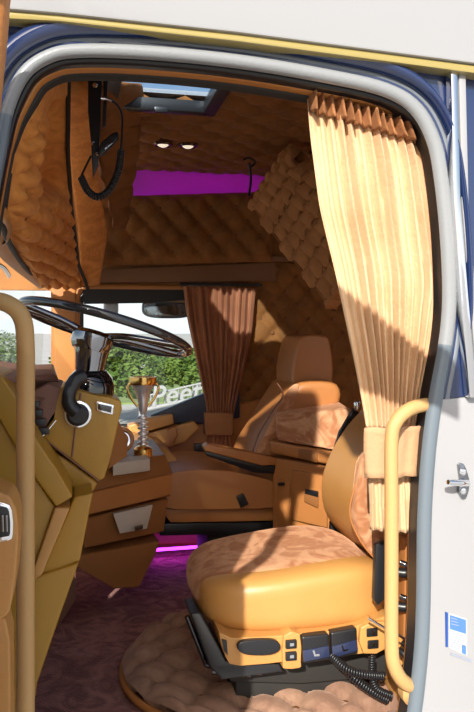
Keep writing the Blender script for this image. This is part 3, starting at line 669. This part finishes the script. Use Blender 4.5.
# ================================================================= passenger seat
def profile(name, pts, Y, depth, m, parent, bev, seg=4, k=3, label=None):
    return prism(name, smooth_loop([tuple(map(float, p)) for p in pts], k), Y, depth, m, parent, bev, seg, label)
t = thing('passenger_seat', 'brown leather passenger seat with tall headrest facing the far dashboard', 'seat', P(235, 540, 1.6))
profile('backrest', [(277, 377), (264, 392), (251, 414), (236, 438), (230, 460), (238, 480), (252, 492), (276, 494), (286, 470), (296, 440), (306, 412), (314, 388), (305, 376)], 1.80, -.40, 'leather_brown', t, .045)
profile('headrest', [(281, 342), (289, 335), (303, 335), (311, 341), (313, 378), (296, 386), (276, 379)], 1.74, -.28, 'leather_brown', t, .03)
profile('suede_inset', [(290, 388), (299, 386), (288, 415), (272, 440), (258, 462), (252, 468), (262, 440), (277, 412)], 1.395, .01, 'suede_pale', t, .003, 2)
tube('seam', [(277, 383, 1.40), (283, 395, 1.405), (272, 412, 1.41), (258, 436, 1.41), (250, 462, 1.412)], .003, 'console_dark', t)
profile('seat_cushion', [(164, 480), (176, 472), (215, 470), (250, 475), (276, 483), (282, 500), (272, 508), (200, 510), (166, 508), (160, 494)], 1.36, .5, 'leather_brown', t, .04)
profile('suede_seat_panel', [(176, 471.5), (215, 469), (250, 474), (262, 478), (215, 474), (180, 476)], 1.46, .3, 'suede_pale', t, .002, 1, 2)
prism('base_shell', [(162, 509), (274, 508), (274, 521), (170, 523)], 1.40, .42, 'leather_brown', t, .008)
prism('slide_rail', [(158, 524), (276, 522), (276, 533), (160, 536)], 1.42, .4, 'black', t, .004)
prism('pedestal', [(208, 533, 1.5), (274, 533, 1.5), (274, 584, 1.5), (208, 584, 1.5)], None, .3, 'black_soft', t, .006)
prism('belt_buckle', [(237, 497), (244, 494), (249, 504), (241, 508)], 1.34, .03, 'black', t, .003)
ar = prism('armrest', [(204, 447), (208, 444), (276, 458), (276, 465), (262, 466), (205, 451)], 1.32, .07, 'leather_brown', t, .006, 3)
prism('armrest_underside', [(205, 451), (262, 466), (276, 466), (274, 474), (255, 473), (207, 456)], 1.33, .05, 'black', ar, .004)
tube('light_strip', [(154, 550, 1.98), (210, 546, 1.98)], .008, 'led', None, smooth=False)
o = bpy.data.objects['light_strip.001'] if 'light_strip.001' in bpy.data.objects else None
if o: tag(o, 'glowing violet light strip on the carpet under the passenger seat', 'light strip'); o.name = 'floor_light_strip'
ld = bpy.data.lights.new('floor_strip_light', 'AREA'); ld.shape = 'RECTANGLE'; ld.size = .4; ld.size_y = .02; ld.energy = .45; ld.color = (.55, .06, 1)
lo = bpy.data.objects.new('floor_strip_light', ld); COL.objects.link(lo); lo.location = P(182, 540, 1.96); lo.rotation_euler = (radians(-30), 0, 0)

# ================================================================= cabinet between seats with suede cushion
t = thing('storage_cabinet', 'brown drawer cabinet between the two seats', 'cabinet', P(300, 540, 1.2))
EX = Vector((.12, .3, 0))
prism('body', [(273, 458, 1.34), (330, 466, 1.12), (330, 580, 1.12), (273, 560, 1.34)], None, 0, 'leather_brown', t, .008, 3, ext=EX)
prism('lid', [(270, 441, 1.33), (333, 452, 1.08), (333, 466, 1.08), (270, 453, 1.33)], None, 0, 'leather_brown', t, .01, 3, ext=EX)
prism('lid_latch', [(298, 449, 1.20), (317, 453, 1.13), (317, 463, 1.13), (298, 458, 1.20)], None, 0, 'console_brown', t, .003, 2, ext=Vector((.02, .03, 0)))
dr = prism('drawer', [(292, 470, 1.25), (327, 476, 1.105), (327, 528, 1.105), (292, 520, 1.25)], None, 0, 'leather_brown', t, .005, 2, ext=Vector((.02, .05, 0)))
prism('handle', [(304, 492, 1.19), (319, 496, 1.13), (318, 508, 1.13), (304, 502, 1.19)], None, 0, 'console_brown', dr, .003, 2, ext=Vector((.02, .04, 0)))
prism('handle_recess', [(305, 489, 1.185), (318, 492, 1.125), (318, 497, 1.125), (305, 494, 1.185)], None, 0, 'black', dr, .002, 2, ext=Vector((.02, .04, 0)))
dr2 = prism('side_door', [(276, 478, 1.325), (290, 481, 1.265), (290, 536, 1.265), (276, 530, 1.325)], None, 0, 'leather_brown', t, .005, 2, ext=Vector((.02, .05, 0)))
box('door_catch', P(281, 484, 1.29), (.03, .02, .012), 'black', dr2, .003)
c = P(314, 424, 1.3); 
tag(prism('suede_cushion', [(277, 414, 1.32), (352, 409, 1.12), (352, 452, 1.12), (330, 449, 1.08), (278, 441, 1.30)], None, 0, 'suede_pale', None, .014, 4, ext=Vector((.06, .3, 0))), 'block shaped brown suede cushion lying on the drawer cabinet', 'cushion')

# ================================================================= driver seat
t = thing('driver_seat', 'tan leather driver seat with brown suede cushion top and side controls', 'seat', P(290, 690, .5))
X0, X1, Y0, Y1 = .352, .93, .27, .78
def cush(w):
    w = w.copy(); k = w.z
    if k > 0: w.z += .10 * (w.y ** 2) - .18 * max(0, 1 - w.y ** 2) * .5 + .14 * max(0, -w.x) ** 3 * 0
    w.z -= .12 * (w.x < 0) * (w.x ** 2) * (1 if k > 0 else -.6)
    if k > 0: w.z += .1 * sin(w.x * 3)
    w.y *= 1 - .10 * max(0, -w.x) ** 2
    return w
sbox('cushion', ((X0 + X1) / 2, (Y0 + Y1) / 2, .372), (X1 - X0, Y1 - Y0, .195), 'leather', t, p=4.2, n=22, fn=cush)
def top(w):
    w = cush(w); return w
sbox('suede_panel', ((X0 + X1) / 2 - .006, (Y0 + Y1) / 2 + .01, .380), (X1 - X0 + .004, Y1 - Y0 - .05, .197), 'suede_pale', t, p=3.6, n=22, fn=lambda w: Vector((cush(w).x, cush(w).y, max(cush(w).z, -.35))))
# backrest: side profile
profile('backrest', [(420, 300), (398, 345), (378, 385), (362, 408), (346, 426), (330, 452), (321, 480), (323, 507), (332, 524), (348, 542), (372, 562), (400, 575), (425, 560), (432, 500), (436, 400), (440, 320)], .76, -.40, 'leather', t, .06, 5)
profile('suede_bolster', [(366, 455), (358, 490), (356, 520), (366, 548), (384, 565), (400, 560), (404, 500), (400, 450)], .33, .05, 'suede_pale', t, .02, 3)
tube('wrinkle_seam', [(364, 462, .35), (354, 490, .352), (350, 515, .352), (360, 540, .345), (376, 560, .335)], .003, 'leather_brown', t)
# side control panel
cp = prism('control_panel', smooth_loop([(219., 631.), (232., 638.), (300., 634.), (350., 628.), (386., 616.), (394., 622.), (394., 646.), (360., 654.), (300., 660.), (240., 666.), (226., 658.)], 2), .255, .2, 'leather', t, .008, 3)
prism('lever_paddle', smooth_loop([(238., 645.), (246., 641.), (270., 640.), (279., 643.), (280., 650.), (270., 655.), (248., 655.), (239., 651.)], 3), .24, .02, 'black', cp, .004, 3)
prism('tilt_switch', [(222, 640), (227, 641), (228, 656), (224, 651)], .247, .01, 'black', cp, .002)
pod = prism('switch_pod', smooth_loop([(284., 636.), (300., 634.), (301., 662.), (300., 668.), (285., 669.), (283., 664.)], 2), .245, .05, 'leather', cp, .004, 3)
pod2 = prism('switch_pod', smooth_loop([(361., 628.), (385., 622.), (388., 648.), (364., 654.)], 2), .24, .05, 'leather', cp, .004, 3)
for (px, py, pr) in ((292, 645, pod), (292, 657, pod), (373, 633, pod2), (374, 645, pod2)):
    b = prism('rocker_switch', [(px - 6, py - 4), (px + 5, py - 5), (px + 5, py + 3.5), (px - 6, py + 4.5)], .236, .01, 'black', cp, .003, 2)
    prism('symbol', [(px - 2, py - 1.5), (px + 2, py - 2), (px + 2, py + 1), (px - 2, py + 1.5)], .2345, .002, 'chrome', b, 0)
for (a, b_) in (((302, 637), (329, 634)), ((331, 633), (357, 628))):
    r = prism('wide_rocker', [(a[0], a[1]), (b_[0], b_[1]), (b_[0] + 1, b_[1] + 26), (a[0] + 1, a[1] + 27)], .235, .03, 'black', cp, .006, 3)
    r2 = prism('blue_half', [(a[0] + 1, a[1] + 14), (b_[0], b_[1] + 12), (b_[0] + 1, b_[1] + 23), (a[0] + 2, a[1] + 25)], .231, .006, 'navy_switch', r, .002)
    cx_, cy_ = (a[0] + b_[0]) / 2, (a[1] + b_[1]) / 2 + 18
    prism('seat_symbol', [(cx_ - 3, cy_ - 3), (cx_ - 1, cy_ - 3), (cx_, cy_ + 1), (cx_ + 4, cy_ + .5), (cx_ + 4, cy_ + 2.5), (cx_ - 1, cy_ + 3)], .230, .002, 'chrome', r2, 0)
# suspension base
prism('suspension_frame', [(190, 614, .34), (200, 612, .34), (216, 640, .30), (226, 660, .28), (280, 664, .28), (284, 672, .28), (222, 680, .28), (210, 668, .30)], None, .12, 'black', t, .006, 3)
prism('base_frame', [(228, 664), (392, 650), (394, 676), (300, 684), (230, 682)], .36, .32, 'black_soft', t, .006)
for (a, b_) in (((187, 616, .36), (206, 664, .36)), ((198, 612, .42), (214, 652, .42)), ((205, 664, .33), (250, 676, .33)), ((212, 672, .30), (262, 672, .30))):
    tube('rail', [a, b_], .008, 'gloss_black', t, smooth=False)
box('floor_mount', (.66, .52, .11), (.40, .26, .13), 'black_soft', t, .006)
prism('side_cover', [(376, 545, .2), (384, 540, .2), (388, 570, .2), (386, 598, .2), (378, 606, .2), (374, 600, .2)], None, .02, 'black', t, .003)
t = thing('seat_belt', 'black seat belt stalk with silver top beside the driver backrest', 'seat belt', P(350, 450, .8))
prism('webbing', [(354, 408), (362, 410), (346, 440), (336, 466), (331, 462), (340, 432)], .80, .02, 'black', t, .004)
sbox('anchor', P(358, 406, .79), (.03, .03, .045), 'chrome', t, p=2.6, n=6)
prism('buckle', [(331, 522), (336, 522), (342, 538), (330, 538)], .80, .02, 'black', t, .003)

# coiled air lines beside the seat
t = thing('air_line', 'coiled black air lines sagging under the driver seat controls', 'cable', P(370, 680, .2))
coil([(332, 656, .24), (345, 668, .2), (362, 674, .18), (384, 676, .18)], .009, .0035, 24, 'coil', t)
coil([(340, 662, .26), (352, 676, .22), (370, 690, .2), (388, 700, .2)], .010, .0035, 24, 'coil', t)
coil([(372, 656, .2), (372, 672, .19), (376, 688, .18), (392, 696, .17)], .008, .003, 22, 'coil', t)
coil([(404, 640, .2), (412, 650, .19), (409, 664, .18), (402, 676, .18)], .012, .005, 12, 'coil', t)
tube('hose', [(398, 650, .2), (406, 656, .18), (412, 668, .18), (404, 684, .18)], .009, 'black', t)
t = thing('height_lever', 'thin silver rod lever crossing behind the grab handle by the seat', 'lever', P(390, 632, .2))
tube('rod', [(368, 618, .16), (392, 632, .15), (418, 645, .14)], .0035, 'chrome', t)
# B pillar foot trim behind the handle
struct(prism('trim_15', [(396, 532), (430, 530), (428, 700), (412, 716), (398, 700), (394, 600)], .28, .1, 'leather', None, .01, 3))
struct(prism('trim_16', [(406, 540), (413, 536), (411, 640), (404, 640)], .22, .05, 'leather_brown', None, .008, 3))
t = thing('hose_clamp', 'black ribbed clamp on the tan pillar, the upper of two', 'clamp', P(410, 568, .2), 'black clamps on the pillar foot')
tube('band', [(397, 572, .21), (406, 573, .2), (414, 570, .19), (421, 564, .2)], .014, 'black', t); tube('strap', [(400, 562, .2), (412, 566, .185), (420, 560, .2)], .008, 'gloss_black', t)
t = thing('hose_clamp', 'black ribbed clamp on the tan pillar, the lower of two', 'clamp', P(410, 604, .2), 'black clamps on the pillar foot')
tube('band', [(397, 606, .21), (406, 607, .2), (414, 604, .19), (421, 598, .2)], .014, 'black', t); tube('strap', [(400, 596, .2), (412, 600, .185), (420, 596, .2)], .008, 'gloss_black', t)

# ================================================================= tufted rug under the driver seat
rc = Vector((.70, .70, .0)); rx, ry = .55, .47
t = thing('tufted_rug', 'rounded tufted suede mat with piping under the driver seat', 'rug', rc)
def Sr(u, v):
    a, b = u * 2 - 1, v * 2 - 1                               # square to disc
    x = a * math.sqrt(1 - b * b / 2); y = b * math.sqrt(1 - a * a / 2)
    return Vector((rc.x + x * rx, rc.y + y * ry, .045))
tuft('padding', Sr, 6, 5, .042, 'suede_rug', t, flip=1, res=12, back=.04)
tube_closed('piping', [Vector((rc.x + rx * cos(a), rc.y + ry * sin(a), .02)) for a in [2 * pi * k / 60 for k in range(60)]], .012, 'caramel', t)

# ================================================================= grab handles
t = thing('grab_handle', 'long tan grab handle in front of the steering wheel on the front edge', 'grab handle', P(26, 600, -.05), 'tan grab handles either side of the doorway')
tube('bar', [(-22, 306, .0), (-8, 301, -.03), (8, 304, -.05), (21, 316, -.055), (25.5, 342, -.055), (25.5, 420, -.055), (25.5, 520, -.055), (25.5, 620, -.055), (25.5, 700, -.055), (24, 745, -.05), (8, 765, -.03), (-10, 765, .0)], .0195, 'handle_tan', t, seg=16)
for p in ((-20, 306, 0), (-10, 765, 0)): lathe('foot', P(*p), Vector((0, -1, 0)), [(.035, -.01), (.035, .01), (.025, .02)], 'handle_tan', t)
t = thing('grab_handle', 'tan grab handle in front of the curtain tie on the rear edge', 'grab handle', P(393, 690, .0), 'tan grab handles either side of the doorway')
tube('bar', [(438, 406, .03), (424, 405, .01), (408, 410, -.005), (396, 422, -.01), (391.5, 440, -.01), (391.5, 500, -.01), (391.5, 570, -.01), (391.5, 640, -.01), (394, 665, -.01), (404, 682, 0), (418, 686, .02), (430, 678, .05)], .0175, 'handle_tan', t, seg=16)
lathe('foot', P(412, 690, .04), Vector((0, -1, 0)), [(.035, -.01), (.035, .02), (.025, .03)], 'handle_tan', t)

# ================================================================= latch striker and sticker on the body
c = P(462, 481, -.005)
t = thing('door_striker', 'chrome door latch striker bolted to the white body', 'latch', c)
prism('plate', smooth_loop([(459., 465.), (464., 464.), (468., 474.), (470., 484.), (467., 497.), (462., 498.), (459., 490.), (461., 480.)], 2), -.012, .014, 'dark_chrome', t, .002)
tube('bolt', [(467, 483, -.02), (458, 483, -.045), (448, 482, -.055)], [.009] * 5 + [.008] * 4 + [.006] * 2, 'chrome', t)
for py in (472, 491): lathe('screw', P(462.5, py, -.012), Vector((0, -1, 0)), [(.008, 0), (.008, .005), (.003, .006), (.002, .003)], 'chrome', t)
t = thing('body_label', 'small blue and white information sticker low on the white body', 'sticker', P(457, 630, -.003))
prism('sheet', [(449, 613), (467, 619), (467, 656), (449, 648)], -.002, .003, 'sticker_pale', t, 0)
prism('bar', [(445.5, 612), (448, 613), (448, 647), (446, 647)], -.003, .003, 'sticker_navy', t, 0)
prism('blue_panel', [(450, 615), (466, 620), (466, 634), (450, 629)], -.003, .002, 'sticker_blue', t, 0)
prism('blue_square', [(462, 645), (466, 646), (466, 655), (462, 653)], -.003, .002, 'sticker_blue', t, 0)
bm = bmesh.new()
for k in range(7): add_prism(bm, [P(450, 632 + k * 2.3, -.003), P(461 if k > 4 else 465, 632 + k * 2.3 + (3.2 if k > 4 else 4.2), -.003), P(461 if k > 4 else 465, 632.7 + k * 2.3 + (3.2 if k > 4 else 4.2), -.003), P(450, 632.7 + k * 2.3, -.003)], Vector((0, .001, 0)))
add_prism(bm, [P(451, 653, -.003), P(472, 660.5, -.003), P(472, 662.5, -.003), P(451, 655, -.003)], Vector((0, .002, 0)))
for k in range(3): add_prism(bm, [P(451, 617.5 + k * 3, -.0035), P(457 + k, 619.3 + k * 3, -.0035), P(457 + k, 620 + k * 3, -.0035), P(451, 618.2 + k * 3, -.0035)], Vector((0, .001, 0)))
link('small_print', bmesh_to(bm, 'p'), 'sticker_text', t, smooth=False)

# ================================================================= the opened driver door (edge-on at the left)
H = Vector((-.19, -.05, 0)); E = Vector((-.11, -.92, 0)); dv = (E - H).normalized(); nrm_ = Vector((-dv.y, dv.x, 0)) * 1
if nrm_.x > 0: nrm_ = -nrm_
t = thing('driver_door', 'opened driver door seen edge on with tan inner panel and switches', 'door', H)
def dslab(name, a0, a1, z0, z1, th, off, m, parent=t, bev=.01):
    bm = bmesh.new(); p = [H + dv * a0 * .954, H + dv * a1 * .954]
    add_prism(bm, [p[0] + Vector((0, 0, z0)) - nrm_ * off, p[1] + Vector((0, 0, z0)) - nrm_ * off, p[1] + Vector((0, 0, z1)) - nrm_ * off, p[0] + Vector((0, 0, z1)) - nrm_ * off], nrm_ * th)
    bmesh.ops.recalc_face_normals(bm, faces=bm.faces[:]); do_bevel(bm, bev, 3); return link(name, bmesh_to(bm, name), m, parent)
dslab('outer_panel', 0, 1, -.05, 1.22, .05, -.03, 'white_paint')  # panel top raised out of view to keep sun off the dash
dslab('inner_panel', .02, .98, -.03, 1.20, .03, 0, 'leather')
tube('window_frame', [H + dv * .02 + Vector((-.02, 0, 1.18)), H + dv * .03 + Vector((-.02, 0, 1.5)), H + dv * .12 + Vector((-.01, 0, 1.78)), H + dv * .4 + Vector((0, 0, 1.86)), P(-12, -60, -.97), P(-15, 0, -1.0), P(-20, 60, -1.0), P(-30, 140, -1.0), E + Vector((-.02, 0, 1.18))], .022, 'caramel', t)
aw = prism('armrest', smooth_loop([(-30., 494.), (2., 493.), (12., 500.), (18., 520.), (17., 560.), (12., 600.), (4., 618.), (-30., 616.)], 2), -.22, .12, 'leather', t, .006, 3)
prism('lower_pocket', [(-30, 616), (5, 618), (10, 640), (11, 760), (-30, 760)], -.20, .1, 'leather', t, .006, 3)
sp = prism('switch_bezel', smooth_loop([(-20., 503.), (4., 503.), (12., 510.), (13., 534.), (8., 541.), (-20., 541.)], 2), -.228, .02, 'chrome', aw, .003)
prism('switch_plate', smooth_loop([(-18., 507.), (3., 507.), (9., 512.), (10., 533.), (6., 537.), (-18., 537.)], 2), -.233, .01, 'black', sp, .003)
for k in range(2): prism('switch', [(1 + k * 4, 515), (3.5 + k * 4, 515), (4 + k * 4, 532), (1.5 + k * 4, 532)], -.237, .006, 'dark_chrome', sp, .001)
bm = bmesh.new(); wp = [H + dv * .06 + Vector((-.02, 0, 1.2)), H + dv * .06 + Vector((-.02, 0, 1.66)), H + dv * .85 + Vector((-.02, 0, 1.8)), H + dv * .87 + Vector((-.02, 0, 1.2))]
add_prism(bm, wp, Vector((-.005, 0, 0))); link('window_pane', bmesh_to(bm, 'window_pane'), 'sun_cut_glass', t)  # dark tint added to hold back sun entering the cab
# unseen blockers added over the door, shaped to shade curtain and passenger seat
mk = SUN * (1.15 / SUN.y); m_c = Vector((.55, .07, 1.2)) - mk
ma = tube('blocker_arm', [E + Vector((0, 0, 1.55)), E + Vector((.05, -.05, 1.95)), m_c + Vector((-.1, 0, .05)), m_c], .02, 'black', t)
prism('sun_blocker', [P(*p, .07) - mk for p in ((300, 250), (345, 286), (450, 372), (450, 424), (400, 400), (340, 372))], None, -.05, 'black', t, .01)  # added blocker, outline follows the shadow band on the curtain
prism('sun_blocker', [P(*p, .07) - mk for p in ((104, 100), (256, 118), (266, 200), (256, 320), (124, 320), (98, 210))], None, -.05, 'black', t, .01)  # added blocker keeping sun off the passenger side
tube('blocker_bracket', [P(240, 240, .07) - mk, P(330, 320, .07) - mk], .012, 'black', t, smooth=False)

SC.view_settings.view_transform = 'Standard'; SC.view_settings.look = 'None'; SC.view_settings.exposure = 0.0; SC.view_settings.gamma = 1; SC.view_settings.use_curve_mapping = False
